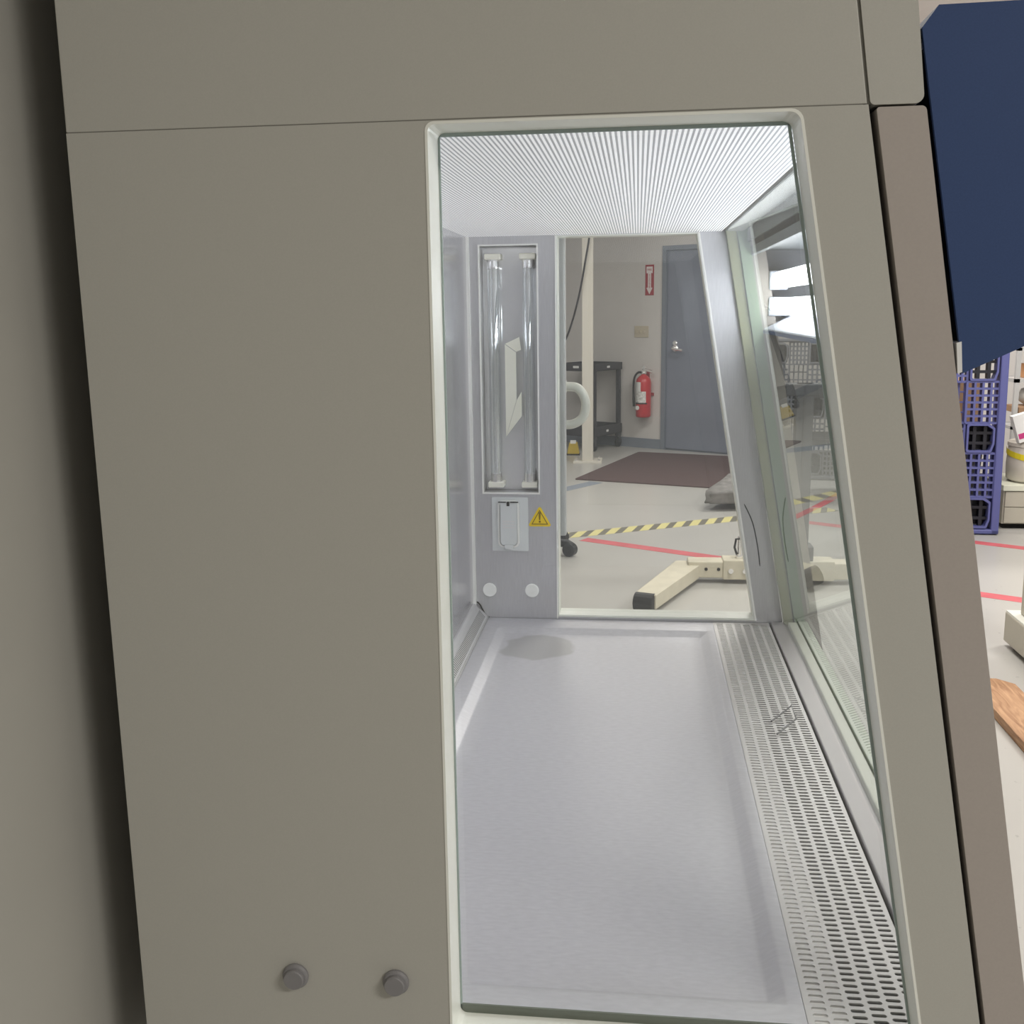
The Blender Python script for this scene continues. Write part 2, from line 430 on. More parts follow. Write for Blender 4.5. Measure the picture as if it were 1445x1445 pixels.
# front end strip of the sash track, and the cover over it
G = .0046
fr = lambda z: prf(z)+G
zt = H+.1455
CP('sash_end_strip', prism([fillet([(fr(zt)+.0008, zt), (fr(zt)+.0370, zt), (fr(ZB)+.0360, ZB), (fr(ZB), ZB)], [.002, .004, 0, 0], 4)], Y0, Y1-.012), 'warm_grey_paint', bevel=.001)
CP('groove_backing', prism([[(prf(H+.146)-.004, H+.147), (prf(H+.146)+.030, H+.147), (fr(ZB)+.010, ZB), (prf(ZB)-.004, ZB)]], Y1-.014, Y1-.006), 'black_gap')
tc_ = lambda z: .1722+.147*(zs-z)
CP('front_cover', prism([fillet([(tc_(H+.65), H+.65), (.2112-.122*.503, H+.65), (.2112, zs-.0006), (tc_(zs)-.0002, zs-.0006)], [0, 0, .006, .004], 5)], Y0, Y3), 'olive_paint')
CP('cover_seam_backing', prism([[(tc_(H+.65)-.004, H+.65), (tc_(H+.65)+.004, H+.65), (tc_(zs)+.004, zs), (tc_(zs)-.004, zs)]], Y0+.0015, Y1), 'seam_shade')
# housing that is closed to view
CP('upper_housing', B((XB+.004, .155, Y1+.002, Y2-.002, ZC+.012, H+.65)), 'olive_paint')
CP('rear_housing', B((XB, XR-.003, Y1, Y2, ZB, H+.65)), 'seam_shade')  # coloured dark to deepen the shade in the gap beside the wall
CP('base_housing', B((XR, .30, Y1, Y2, ZB, ZF-.085)), 'olive_paint')
for x in (-.42, .22):
    for y in (.92, 2.16):
        l = CP('stand_leg', B((x, x+.05, y, y+.05, .02, ZB)), 'olive_paint')
        obj('leveling_foot', lathe([(.028, 0), (.028, .012), (.010, .016), (.010, .03)], 'z', (x+.025, y+.025, 0), 16), 'black_rubber', l)
CP('stand_crossbar', B((-.42, .27, 1.53, 1.57, .10, .14)), 'olive_paint')
CP('stand_side_rail', B((-.42, .27, .93, .96, .10, .14)), 'olive_paint')
CP('stand_side_rail', B((-.42, .27, 2.17, 2.20, .10, .14)), 'olive_paint')

# interior shell
CP('rear_liner', B((XR-.002, XR, Y1, Y2, ZF-.02, ZC)), 'steel_rear')
CP('rear_corner_strip', B((XR, XR+.006, Y2-.012, Y2-.001, ZF+.03, ZC-.001)), 'rim_light')
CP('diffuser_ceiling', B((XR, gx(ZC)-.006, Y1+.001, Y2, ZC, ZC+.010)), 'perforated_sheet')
for y0_, y1_ in ((Y1, Y1+.004),):
    CP('diffuser_edge', B((XR, gx(ZC)-.006, y0_, y1_, ZC-.0012, ZC+.001)), 'glass_edge')
bm = bmesh.new()
ys0, ys1 = Y1, Y2
sl = [(XR, ZF+.034), (XR+.003, ZF+.034), (XR+.008, ZF+.030), (XR+.030, ZF+.003), (XR+.031, ZF-.010), (XR, ZF-.010)]
CP('rear_exhaust_louver', prism([sl], ys0, ys1-.002, XZ), 'steel_wall')
a = Vector((XR+.0145, 0, ZF+.0222)); b = Vector((XR+.027, 0, ZF+.0068)); n = Vector((.8, 0, .6))*.0006
CP('louver_slits', quad(*[(q.x+n.x, y, q.z+n.z) for q, y in ((a, ys0+.01), (b, ys0+.01), (b, ys1-.02), (a, ys1-.02))]), 'louver_slits')
CP('louver_lip', tube([(XR+.031, ys0, ZF+.002), (XR+.031, ys1-.001, ZF+.002)], .0022, 8), 'steel_bright')
CP('louver_end_gap', tube([(XR+.002, Y2-.0015, ZF+.035), (XR+.009, Y2-.0015, ZF+.034), (XR+.014, Y2-.0015, ZF+.028), (XR+.026, Y2-.0015, ZF+.003), (XR+.034, Y2-.0015, ZF+.001)], .0014, 6), 'black_gap')

# dished work tray
def tray():
    bm = bmesh.new()
    d = .011
    ex = lambda a, sg: [a, a+sg*.004, a+sg*.017, a+sg*.022]
    X = [XR+.033]+ex(-.294, 1)+[-.25, .11]+ex(.153, -1)[::-1]+[.1655]
    Yy = [Y1]+ex(.927, 1)+[.99, 2.07]+ex(2.137, -1)[::-1]+[Y2-.0015]
    P = [0, 0, .12, .88, 1, 1, 1, 1, .88, .12, 0, 0]; V = {}
    for i, x in enumerate(X):
        for j, y in enumerate(Yy): V[i, j] = bm.verts.new((x, y, ZF-d*min(P[i], P[j])))
    for i in range(11):
        for j in range(11): bm.faces.new([V[i, j], V[i+1, j], V[i+1, j+1], V[i, j+1]])
    return bm
tr = CP('work_tray', tray(), 'tray_steel', smooth=True)
CP('tray_underside', B((XR+.033, .16, Y1, Y2-.002, ZF-.03, ZF-.016)), 'dark_trough')

# perforated front grille, six staggered columns of slots
GX0, GX1 = .168, .2835
def grille():
    bm = bmesh.new(); px = (GX1-.003-GX0-.002)/6; py = .0096; rows = int((Y2-.004-Y1-.001)/py)
    t = .0015; cache = {}
    def vt(x, y, z):
        k = (round(x, 6), round(y, 6), round(z, 6))
        if k not in cache: cache[k] = bm.verts.new((x, y, z))
        return cache[k]
    hw, hh = px*.39, py*.26
    for c in range(6):
        x0 = GX0+.002+c*px; cx = x0+px/2
        yo = Y1+.001+(py/2 if c % 2 else 0)
        n = rows-(1 if c % 2 else 0)
        for r in range(n):
            cy = yo+(r+.5)*py
            inn, out = [], []
            for k in range(12):
                a = 2*pi*(k+.5)/12
                sx = (hw-hh)*(1 if cos(a) > 0 else -1)
                inn.append((cx+sx+hh*cos(a), cy+hh*sin(a)))
                m_ = max(abs(cos(a)), abs(sin(a)))
                out.append((cx+cos(a)/m_*px/2, cy+sin(a)/m_*py/2))
            O = [vt(u, v, ZF+.0005) for u, v in out]; I = [bm.verts.new((u, v, ZF+.0005)) for u, v in inn]; D = [bm.verts.new((u, v, ZF+.0005-t)) for u, v in inn]
            for k in range(12):
                j = (k+1) % 12
                bm.faces.new([O[k], O[j], I[j], I[k]]); bm.faces.new([I[k], I[j], D[j], D[k]])
        if c % 2:
            for ya, yb in ((Y1+.001, yo), (yo+n*py, Y1+.001+rows*py)):
                bm.faces.new([bm.verts.new(p) for p in [(x0, ya, ZF+.0005), (x0+px, ya, ZF+.0005), (x0+px, yb, ZF+.0005), (x0, yb, ZF+.0005)]])
    yE = Y1+.001+rows*py
    for x0, x1, ya, yb in ((GX0-.002, GX0+.002, Y1, Y2-.002), (GX1-.003, GX1, Y1, Y2-.002), (GX0+.002, GX1-.003, yE, Y2-.002), (GX0+.002, GX1-.003, Y1, Y1+.001)):
        bm.faces.new([bm.verts.new(p) for p in [(x0, ya, ZF+.0005), (x1, ya, ZF+.0005), (x1, yb, ZF+.0005), (x0, yb, ZF+.0005)]])
    return bm
CP('front_grille', grille(), 'steel_grille')
CP('grille_backing', B((GX0-.002, GX0+.0405, Y1, Y2-.003, ZF-.008, ZF-.0012)), 'steel_pale')
CP('grille_trough', B((GX0+.041, GX1+.004, Y1, Y2-.003, ZF-.055, ZF-.050)), 'dark_trough')
CP('grille_gap', B((GX1, GX1+.0036, Y1, Y2-.003, ZF-.050, ZF-.004)), 'black_gap')
CP('front_ledge', B((GX1+.0036, gx(ZF)+.006, Y1, Y2-.001, ZF-.05, ZF+.004)), 'ledge_steel', bevel=.002)

# front glass and what frames it
gz0, gz1 = ZF+.006, ZC+.03
CP('front_glass', quad((gx(gz0), Y1, gz0), (gx(gz0), Y2, gz0), (gx(gz1), Y2, gz1), (gx(gz1), Y1, gz1)), 'front_pane')
def slant(d0, d1, y0, y1, za=None, zb=None):
    za = za if za is not None else ZF-.02; zb = zb if zb is not None else ZC+.02
    return prism([[(gx(za)+d0, za), (gx(za)+d1, za), (gx(zb)+d1, zb), (gx(zb)+d0, zb)]], y0, y1)
CP('far_sash_guide', slant(.001, .020, Y2-.022, Y2-.002), 'guide_cream')
CP('far_sash_guide', slant(.022, .043, Y2-.030, Y2-.002), 'guide_green')
CP('far_sash_seal', slant(.0195, .0225, Y2-.012, Y2-.003), 'channel_grey')
CP('lower_sash_rail', B((gx(ZF)+.006, gx(ZF)+.024, Y1, Y2-.03, ZF-.010, ZF+.012)), 'rail_cream', bevel=.002)
CP('lower_sash_rail', B((gx(ZF)+.026, gx(ZF)+.046, Y1, Y2-.03, ZF-.012, ZF+.014)), 'rail_green', bevel=.002)
CP('far_sash_end_strip', slant(.045, .075, Y2, Y3, ZB, ZC), 'warm_grey_paint')

# far side wall: steel sheet with window and lamp recess
FW = [(-.168, ZC-.001), (.119, ZC-.001), (.119+.1675*(.149+.662), H-.662), (-.168, H-.662)]
RC = [(-.3285, H+.131), (-.2075, H+.131), (-.2075, H-.388), (-.3285, H-.388)]
far_out = [(XR-.003, ZC+.012), (gx(ZC+.012), ZC+.012), (gx(ZF-.03), ZF-.03), (XR-.003, ZF-.03)]
CP('far_side_wall', prism([far_out, FW, RC], Y2, Y3), 'steel_wall')
CP('far_outer_panel', prism([[(XB, H+.65), (.10, H+.65), (prf(ZB), ZB), (XB, ZB)], [(p[0]-.001 if p[0] < 0 else p[0]+.001, p[1]) for p in FW]], Y3+.0005, Y3+.004), 'olive_paint')
CP('far_window_trim', ring(FW, inset(FW, .0024), Y2-.0012, Y3+.004), 'gasket_white')
si = inset(FW, .0024)
CP('far_window_sill', B((-.1655, FW[2][0]-.003, Y2+.0005, Y3+.003, FW[2][1]+.0024, FW[2][1]+.0040)), 'gasket_white')
CP('far_window_glass', quad(*[(u, Y2+.030, v) for u, v in si]), 'clear_pane')
CP('outer_conduit', B((-.182, -.1535, Y3+.012, Y3+.034, H-.495, H+.16)), 'channel_grey', bevel=.004)
hp = [(-.176, 1.276), (-.160, 1.2785), (-.146, 1.278), (-.127, 1.2755), (-.113, 1.259), (-.1085, 1.236), (-.116, 1.211), (-.137, 1.198), (-.160, 1.199), (-.171, 1.210), (-.174, 1.232)]
k = 2.33/2.24
hz = CP('drain_hose', tube(smooth_path([(x*k, 2.315, H+(z-H)*k) for x, z in hp], 5), .0100, 12), 'hose_white', smooth=True)
obj('hose_clamp', lathe([(.0115, -.182), (.0135, -.178), (.0135, -.170), (.0118, -.167), (.0118, -.163), (.0135, -.160), (.0135, -.155)], 'x', (0, 2.315, H+(1.278-H)*k), 14), 'hose_white', hz)
CP('far_sheet_flange', B((-.1705, -.168, Y2-.003, Y2, H-.666, ZC-.001)), 'rim_light')
CP('far_sheet_flange', prism([[FW[1], (FW[1][0]+.0035, FW[1][1]), (FW[2][0]+.0035, FW[2][1]), FW[2]]], Y2-.003, Y2), 'rim_light')
CP('near_side_liner', prism([far_out, [(p[0]-.002 if p[0] < 0 else p[0]+.002, min(p[1]+.0005, ZC+.002) if p[1] > H else p[1]-.002) for p in WIN]], Y1-.0008, Y1+.0008), 'steel_wall')
# lamp recess
rb = CP('lamp_recess', B((RC[0][0]+.0005, RC[1][0]-.0005, Y3-.004, Y3-.002, RC[2][1]+.0005, RC[0][1]-.0005)), 'steel_mirror')
CP('recess_rim', ring([(RC[0][0]-.002, RC[0][1]+.002), (RC[1][0]+.002, RC[1][1]+.002), (RC[2][0]+.002, RC[2][1]-.002), (RC[3][0]-.002, RC[3][1]-.002)], inset(RC, .001), Y2-.002, Y2+.010), 'rim_light')
CP('recess_reflection', prism([[(-.2785, H-0.0714), (-.2550, H-0.0884), (-.2550, H-0.1884), (-.2785, H-0.2664)]], Y2+.012, Y2+.014), 'cream_plate')  # cream plates stand in for a reflection in the recess back
rfl = CP('recess_reflection', prism([[(-.2785, H-0.0704), (-.2480, H-0.0564), (-.2445, H-0.0834), (-.2550, H-0.0874)]], Y2+.016, Y2+.018), 'cream_plate')
CP('recess_reflection', prism([[(-.2785, H-0.2674), (-.2550, H-0.1894), (-.2445, H-0.1714), (-.2445, H-0.2234)]], Y2+.016, Y2+.018), 'cream_plate')
for x in (-.3020, -.2290):
    y = Y2+.024
    la = CP('ultraviolet_lamp', lathe([(.0110, H-.352), (.0122, H-.348), (.0122, H+.083), (.0110, H+.087)], 'z', (x, y, 0), 18), 'tube_glass', smooth=True)
    for s, zc in ((1, H+.094), (-1, H-.357)):
        obj('lamp_cap', lathe([(.0124, zc-.009), (.0128, zc-.006), (.0128, zc+.006), (.0124, zc+.009)], 'z', (x, y, 0), 18), 'chrome', la, smooth=False)
        w0, w1 = (zc+.009, zc+.021) if s > 0 else (zc-.021, zc-.009)
        obj('lamp_socket', B((x-.017, x+.017, Y2+.010, Y3-.005, w0, w1)), 'porcelain', la, bevel=.002)
        e = [(x-.003, y, zc-s*.010), (x-.004, y, zc-s*.026), (x, y, zc-s*.034), (x+.004, y, zc-s*.026), (x+.003, y, zc-s*.010)]
        obj('filament', tube(e, .0012, 6), 'chrome', la)
# socket outlet with spring lid, warning sign, white plugs
op = CP('outlet_plate', prism([fillet([(-.310, H-.397), (-.2315, H-.397), (-.2315, H-.515), (-.310, H-.515)], .002, 3)], Y2-.004, Y2), 'outlet_grey', bevel=.001)
lidp = fillet([(-.2965, H-.402), (-.2500, H-.402), (-.2500, H-.506), (-.2965, H-.506)], .012, 5)
obj('outlet_frame', ring(lidp, fillet(inset([(-.2965, H-.402), (-.2500, H-.402), (-.2500, H-.506), (-.2965, H-.506)], .004), .009, 5), Y2-.010, Y2-.004), 'rim_light', op)  # whitened ring paints the highlight outline around the lid
obj('lid_shade', prism([lidp], Y2-.0052, Y2-.0040), 'channel_grey', op)  # grey sheet paints the shading around the lid
obj('outlet_lid', prism([fillet([(-.2910, H-.405), (-.2545, H-.405), (-.2545, H-.500), (-.2910, H-.500)], [.002, .002, .008, .008], 4)], Y2-.013, Y2-.004), 'outlet_grey', op, bevel=.001)
obj('lid_latch', prism([[(-.2820, H-.498), (-.2625, H-.498), (-.2640, H-.509), (-.2810, H-.509)]], Y2-.016, Y2-.004), 'outlet_grey', op, bevel=.001)
obj('lid_spring', B((-.2950, -.2780, Y2-.0145, Y2-.012, H-.4065, H-.4045), (-.2690, -.2515, Y2-.0145, Y2-.012, H-.4065, H-.4045), (-.2765, -.2705, Y2-.0145, Y2-.012, H-.414, H-.4045)), 'black_rubber', op)
for z in (.448, .4545, .461): obj('lid_ridge', B((-.2860, -.2595, Y2-.0136, Y2-.0128, H-z-.0014, H-z+.0014)), 'steel_pale', op)
tri0 = [(-.2065, H-.4145), (-.1805, H-.4605), (-.2325, H-.4605)]
wr = CP('warning_sticker', prism([fillet(tri0, .0035, 4)], Y2-.0012, Y2), 'hazard_yellow')
ti = inset(tri0, .0045); tj = inset(tri0, .0062)
obj('sticker_border', ring(ti, tj, Y2-.0018, Y2-.0010), 'symbol_brown', wr)
obj('exclamation_mark', prism([[(-.2088, H-.4290), (-.2042, H-.4290), (-.2052, H-.4460), (-.2078, H-.4460)]], Y2-.0018, Y2-.0010, bm=prism([[(-.2084, H-.4482), (-.2046, H-.4482), (-.2046, H-.4518), (-.2084, H-.4518)]], Y2-.0018, Y2-.0010)), 'symbol_brown', wr)
CP('scuff_mark', tube(smooth_path([(.2255, Y2-.0002, H-.408), (.2440, Y2-.0002, H-.448), (.2560, Y2-.0002, H-.500), (.2620, Y2-.0002, H-.542)], 6), [.0006]+[.0012]*17+[.0006], 6), 'mast_grey')
for x in (-.3185, -.2250):
    CP('blanking_plug', lathe([(.0152, Y2), (.0152, Y2-.003), (.0140, Y2-.0045), (.004, Y2-.0048)], 'y', (x, 0, H-.604), 28), 'plug_white')

# lamp hood in front of the sash
A_, B_, C_, D_, E_ = (.2062, H+.200), (.2172, H+.2152), (.50, H+.218), (.50, H+.062), (.2515, H-.0535)
t = .004
CP('hood_end_plate', prism([[A_, B_, C_, D_, E_]], Y0, Y0+.004), 'navy_paint')
CP('hood_end_plate', prism([[A_, B_, C_, D_, E_]], Y3-.004, Y3), 'navy_paint')
CP('hood_shell', prism([[A_, B_, C_, D_, E_, (E_[0]+.002, E_[1]+.005), (D_[0]-t, D_[1]+t*.6), (C_[0]-t, C_[1]-t), (B_[0]+.001, B_[1]-t), (A_[0]+.004, A_[1]-.001)]], Y0+.004, Y3-.004), 'navy_paint')
CP('hood_liner', prism([[(A_[0]+.006, A_[1]-.006), (B_[0]+.003, B_[1]-t-.001), (C_[0]-t-.001, C_[1]-t-.001), (D_[0]-t-.001, D_[1]+t*.6+.002), (E_[0]+.003, E_[1]+.0065),
                          (E_[0]+.0045, E_[1]+.009), (D_[0]-t-.004, D_[1]+t*.6+.005), (C_[0]-t-.004, C_[1]-t-.004), (B_[0]+.004, B_[1]-t-.004), (A_[0]+.009, A_[1]-.008)]], Y0+.005, Y3-.005), 'hood_white')
CP('added_baffle', B((.222, .49, Y0+.06, Y3-.006, H+.112, H+.116), (.222, .230, Y0+.06, Y3-.006, H+.100, H+.112), (.236, .242, Y0+.06, Y3-.006, H+.104, H+.112), (.2140, .2175, Y0+.06, Y3-.006, H+.125, H+.150)), 'baffle_grey')  # added grey plates that hide the brightly lit hood top
CP('hood_end_liner', prism([inset([A_, B_, C_, D_, E_], .004)], Y3-.006, Y3-.0045), 'hood_end_grey')
CP('hood_gap_shade', prism([[(.200, H+.212), (.232, H+.205), (.268, H-.030), (.248, H-.040), (.205, H+.10)]], Y1-.011, Y1-.006), 'black_gap')  # black plate stands in for the shade between cover and hood
for z in (H+.051, H-.001):
    la = CP('fluorescent_tube', lathe([(.012, .905), (.0165, .911), (.0165, 2.185), (.012, 2.195)], 'y', (.280, 0, z), 18), 'lamp_glow', smooth=True)
    obj('tube_holder', B((.262, .300, 2.196, 2.235, z-.019, z+.019)), 'hood_white', la, bevel=.003)
    obj('tube_holder', B((.262, .300, .868, .904, z-.019, z+.019)), 'hood_white', la, bevel=.003)
CP('hood_lip', prism([[(.2452, H-.030), (.2488, H-.029), (.2508, H-.0525), (.2474, H-.0535)]], Y0-.0006, Y0+.04), 'paper_white')

# bent wire left on the grille
wc = obj('wire_clip', tube([(.2215, 1.640, ZF+.0035), (.2600, 1.690, ZF+.012), (.2600, 1.634, ZF+.012), (.2240, 1.588, ZF+.0035)], .0016, 8), 'plug_grey')
tag(wc, 'thin bent metal wire bracket lying on the perforated front grille of the cabinet', 'wire')

# ------------------------------------------------------------------ the room
def struct(name, bm, m, **k): return tag(obj(name, bm, m, **k), kind='structure')
struct('floor', B((-6, 7, -4, 15, -.1, 0)), 'painted_floor')
struct('ceiling', B((-6, 7, -4, 15, 2.95, 3.05)), 'ceiling_paint')
struct('wall_left', B((-.66, -.526, -4, 3.2, 0, 2.95), (-6, -.66, 3.05, 3.2, 0, 2.95)), 'near_wall_paint')
TH = radians(-32.0); P0 = Vector((.266, 10.84, 0))
WM = Matrix.Translation(P0) @ Matrix.Rotation(TH, 4, 'Z')     # local: x along the wall, y away from us, z up
def wallthing(name, label, cat): 
    o = thing(name, label, cat, P0, TH); return o
def placed(o, mtx=WM):
    o.location = mtx.to_translation(); o.rotation_euler = mtx.to_euler(); return o
bmw = prism([[(-6, 0), (5.5, 0), (5.5, 2.95), (-6, 2.95)], [(-.024, .001), (.99, .001), (.99, 2.045), (-.024, 2.045)]], 0, .12, XZ)
placed(struct('wall_far', bmw, 'wall_paint'))
placed(struct('baseboard_far', B((-6, -.026, -.012, 0, 0, .10)), 'base_paint'))
placed(struct('trim_1', ring([(-.024, .002), (.99, .002), (.99, 2.045), (-.024, 2.045)], [(.020, .003), (.946, .003), (.946, 2.0), (.020, 2.0)], -.012, .10), 'base_paint'))
d1 = placed(struct('door_1', B((.022, .944, .020, .062, .012, 1.998)), 'door_paint', bevel=.002))
hd = obj('door_handle', tube([(.120, .019, 1.035), (.120, -.040, 1.035), (.135, -.048, 1.032), (.240, -.048, 1.018)], .012, 10, bm=lathe([(.034, .020), (.034, .010), (.026, .004)], 'y', (.120, 0, 1.035), 16)), 'chrome', d1)
obj('deadbolt', lathe([(.026, .020), (.026, .006), (.018, .0)], 'y', (.120, 0, 1.085), 14), 'chrome', d1)

# sign, switch plate, extinguisher on that wall
s = wallthing('extinguisher_sign', 'tall narrow red wall sign with white down arrow above the fire extinguisher', 'sign')
obj('sign_board', B((-.226, -.126, -.004, -.0005, 1.565, 1.868)), 'sign_red', s)
ar = [(-.212, 1.850), (-.140, 1.850), (-.140, 1.785), (-.157, 1.785), (-.157, 1.640), (-.140, 1.640), (-.176, 1.575), (-.212, 1.640), (-.195, 1.640), (-.195, 1.785), (-.212, 1.785)]
obj('arrow', prism([ar], -.0055, -.0038), 'sign_white', s)
RX = Matrix.Rotation(pi/2, 4, 'X')
obj('lettering', text_bm('FIRE', .030, Matrix.Translation((-.176, -.006, 1.818)) @ RX), 'sign_red', s)
bmt = text_bm('EXTINGUISHER', .021, Matrix.Translation((-.176, -.006, 1.705)) @ RX @ Matrix.Rotation(-pi/2, 4, 'Z'))
obj('lettering', bmt, 'sign_red', s)
s = wallthing('switch_plate', 'beige multi gang switch plate on the far wall between sign and door handle', 'switch plate')
obj('cover_plate', B((-.350, -.182, -.007, -.0005, 1.142, 1.258)), 'plate_beige', s, bevel=.003)
for i in range(3): obj('toggle', B((-.325+i*.045, -.313+i*.045, -.018, -.006, 1.188, 1.212)), 'plate_beige', s)
s = wallthing('fire_extinguisher', 'red fire extinguisher with black hose and white label hung on the far wall', 'fire extinguisher')
ec = (-.185, -.085, 0)
cyl = obj('cylinder', lathe([(.060, .330), (.075, .338), (.078, .350), (.078, .690), (.070, .725), (.045, .752), (.024, .765), (.024, .778)], 'z', ec, 24), 'ext_red', s, smooth=True)
def wrap(a0, a1, z0, z1, r=.0788):
    bm = bmesh.new(); n = 10; A = []; C = []
    for i in range(n+1):
        a = a0+(a1-a0)*i/n
        A.append(bm.verts.new((ec[0]+r*cos(a), ec[1]+r*sin(a), z0))); C.append(bm.verts.new((ec[0]+r*cos(a), ec[1]+r*sin(a), z1)))
    for i in range(n): bm.faces.new([A[i], A[i+1], C[i+1], C[i]])
    return bm
obj('instruction_label', wrap(radians(195), radians(320), .485, .600), 'label_white', s)
obj('instruction_label', wrap(radians(205), radians(280), .600, .695), 'paper_white', s)
obj('label_border', wrap(radians(190), radians(330), .470, .484, .0792), 'black_rubber', s)
obj('round_sticker', prism([[(-.208+.022*cos(k*pi/8), .432+.022*sin(k*pi/8)) for k in range(16)]], -.1660, -.150), 'paper_white', s)
obj('valve', lathe([(.026, .774), (.030, .785), (.028, .800), (.014, .806), (.014, .822)], 'z', ec, 16), 'chrome', s)
obj('carry_handle', tube([(-.195, -.085, .800), (-.170, -.085, .812), (-.085, -.085, .790)], .007, 8), 'chrome', s)
obj('squeeze_lever', tube([(-.200, -.085, .815), (-.170, -.085, .838), (-.085, -.085, .815)], .007, 8), 'chrome', s)
obj('pressure_gauge', lathe([(.017, -.118), (.017, -.104), (.010, -.100)], 'y', (-.165, 0, .842), 14), 'chrome', s)
obj('discharge_hose', tube(smooth_path([(-.190, -.105, .790), (-.235, -.108, .790), (-.275, -.110, .745), (-.290, -.110, .660), (-.288, -.110, .520), (-.283, -.110, .440)], 5), [.011]*20+[.013]*6, 10), 'black_rubber', s, smooth=True)
obj('wall_bracket', B((-.205, -.165, -.010, 0, .42, .80), (-.262, -.108, -.012, -.004, .55, .58)), 'sign_red', s)

# floor mat and tapes
mt = obj('floor_mat', prism([fillet([(-.526, 8.847), (.020, 10.575), (1.55, 10.05), (1.03, 8.29)], .02, 3)], .0005, .010, XY), 'mat_brown')
tag(mt, 'dark brown floor mat lying in front of the grey door', 'floor mat')
def tape(p, q, w, name, m, label, cat='floor tape', z=.0012):
    p = Vector((*p, 0)); q = Vector((*q, 0)); d = q-p; L = d.length
    o = obj(name, prism([[(-.001, -w/2), (L, -w/2), (L, w/2), (0, w/2)]], .0003, z, XY), m)
    o.location = p; o.rotation_euler = (0, 0, math.atan2(d.y, d.x))
    return tag(o, label, cat)
tape((-.75, 8.10), (-.334, 8.73), .13, 'blue_tape', 'tape_blue', 'short grey blue tape strip on the floor at the near corner of the brown mat')
tape((-.95, 6.325), (1.40, 7.589), .150, 'hazard_tape', 'hazard_tape', 'yellow and black striped hazard tape running across the pale floor')
tape((-.330, 6.490), (2.60, 4.820), .098, 'red_tape', 'tape_red', 'long red floor tape from the hazard tape to behind the cream lift stand')
tape((.95, 7.225), (2.9, 6.016), .090, 'red_tape', 'tape_red', 'red floor tape line running past the foot of the blue pallet')
tape((1.30, 7.66), (1.62, 8.34), .070, 'red_tape', 'tape_red', 'short red floor tape branching away behind the hazard tape, seen through front glass')

# post with cable
s = thing('support_post', 'cream square steel post on a base plate standing in front of far wall', 'post', (-.464, 9.9, 0))
obj('post_shaft', B((-.052, .052, -.052, .052, .02, 2.949)), 'post_cream', s, bevel=.006)
bp = obj('base_plate', B((-.135, .135, -.10, .16, 0, .022)), 'post_cream', s, bevel=.002)
for x in (-.105, .105):
    for y in (-.07, .13): obj('anchor_bolt', lathe([(.012, .022), (.012, .036), (.006, .037)], 'z', (x, y, 0), 8), 'chrome', bp)
cb = obj('hanging_cable', tube(smooth_path([(-.40, 9.78, 2.948), (-.408, 9.79, 2.5), (-.440, 9.80, 2.12), (-.475, 9.80, 1.90), (-.53, 9.80, 1.60), (-.61, 9.80, 1.30), (-.70, 9.80, 1.10), (-.86, 9.80, .95), (-1.1, 9.80, .90)], 5), .009, 8), 'black_rubber')
tag(cb, 'thin black cable hanging from the ceiling beside the cream post', 'cable')

# utility cart
s = thing('utility_cart', 'dark grey two tier utility cart parked against far wall behind the cream post', 'cart', (-.492, 10.965, 0), TH)
W2, D2 = .235, .255
def traybm(z0, z1):
    bm = B((-W2, W2, -D2, D2, z0, z0+.012))
    for b in ((-W2, W2, -D2, -D2+.012, z0, z1), (-W2, W2, D2-.012, D2, z0, z1), (-W2, -W2+.012, -D2, D2, z0, z1), (W2-.012, W2, -D2, D2, z0, z1)): box(bm, *b)
    return bm
ts = obj('top_shelf', traybm(.815, .890), 'cart_black', s); ls = obj('lower_shelf', traybm(.150, .250), 'cart_black', s)
obj('shelf_tag', B((W2, W2+.002, -.03, .02, .842, .862)), 'paper_white', ts); obj('shelf_tag', B((-.03, .04, -D2-.002, -D2, .845, .868)), 'paper_white', ts)
obj('shelf_tag', B((W2, W2+.002, -.04, .00, .185, .208)), 'paper_white', ls)
for x in (-1, 1):
    for y in (-1, 1):
        cx, cy = x*(W2-.028), y*(D2-.028)
        obj('leg', B((cx-.020, cx+.020, cy-.020, cy+.020, .25, .815)), 'cart_black', s, bevel=.004)
        c = obj('caster', lathe([(.044, -.014), (.050, -.010), (.050, .010), (.044, .014)], 'x', (cx, cy, .050), 16), 'black_rubber', s)
        obj('caster_fork', B((cx-.022, cx-.016, cy-.018, cy+.018, .05, .130), (cx+.016, cx+.022, cy-.018, cy+.018, .05, .130), (cx-.024, cx+.024, cy-.024, cy+.024, .118, .150)), 'mast_grey', c)
s = thing('yellow_bucket', 'small yellow tapered bucket with a white tag standing on floor before the dark cart', 'bucket', (-.632, 10.42, 0))
obj('bucket_body', prism([[(-.062, .012), (.062, .012), (.040, .125), (-.040, .125)]], -.05, .05), 'yellow_sign', s, bevel=.006)
obj('bucket_foot', B((-.066, .066, -.054, .054, 0, .014)), 'black_rubber', s)
obj('white_tag', B((-.028, .028, -.052, -.030, .118, .150)), 'paper_white', s)

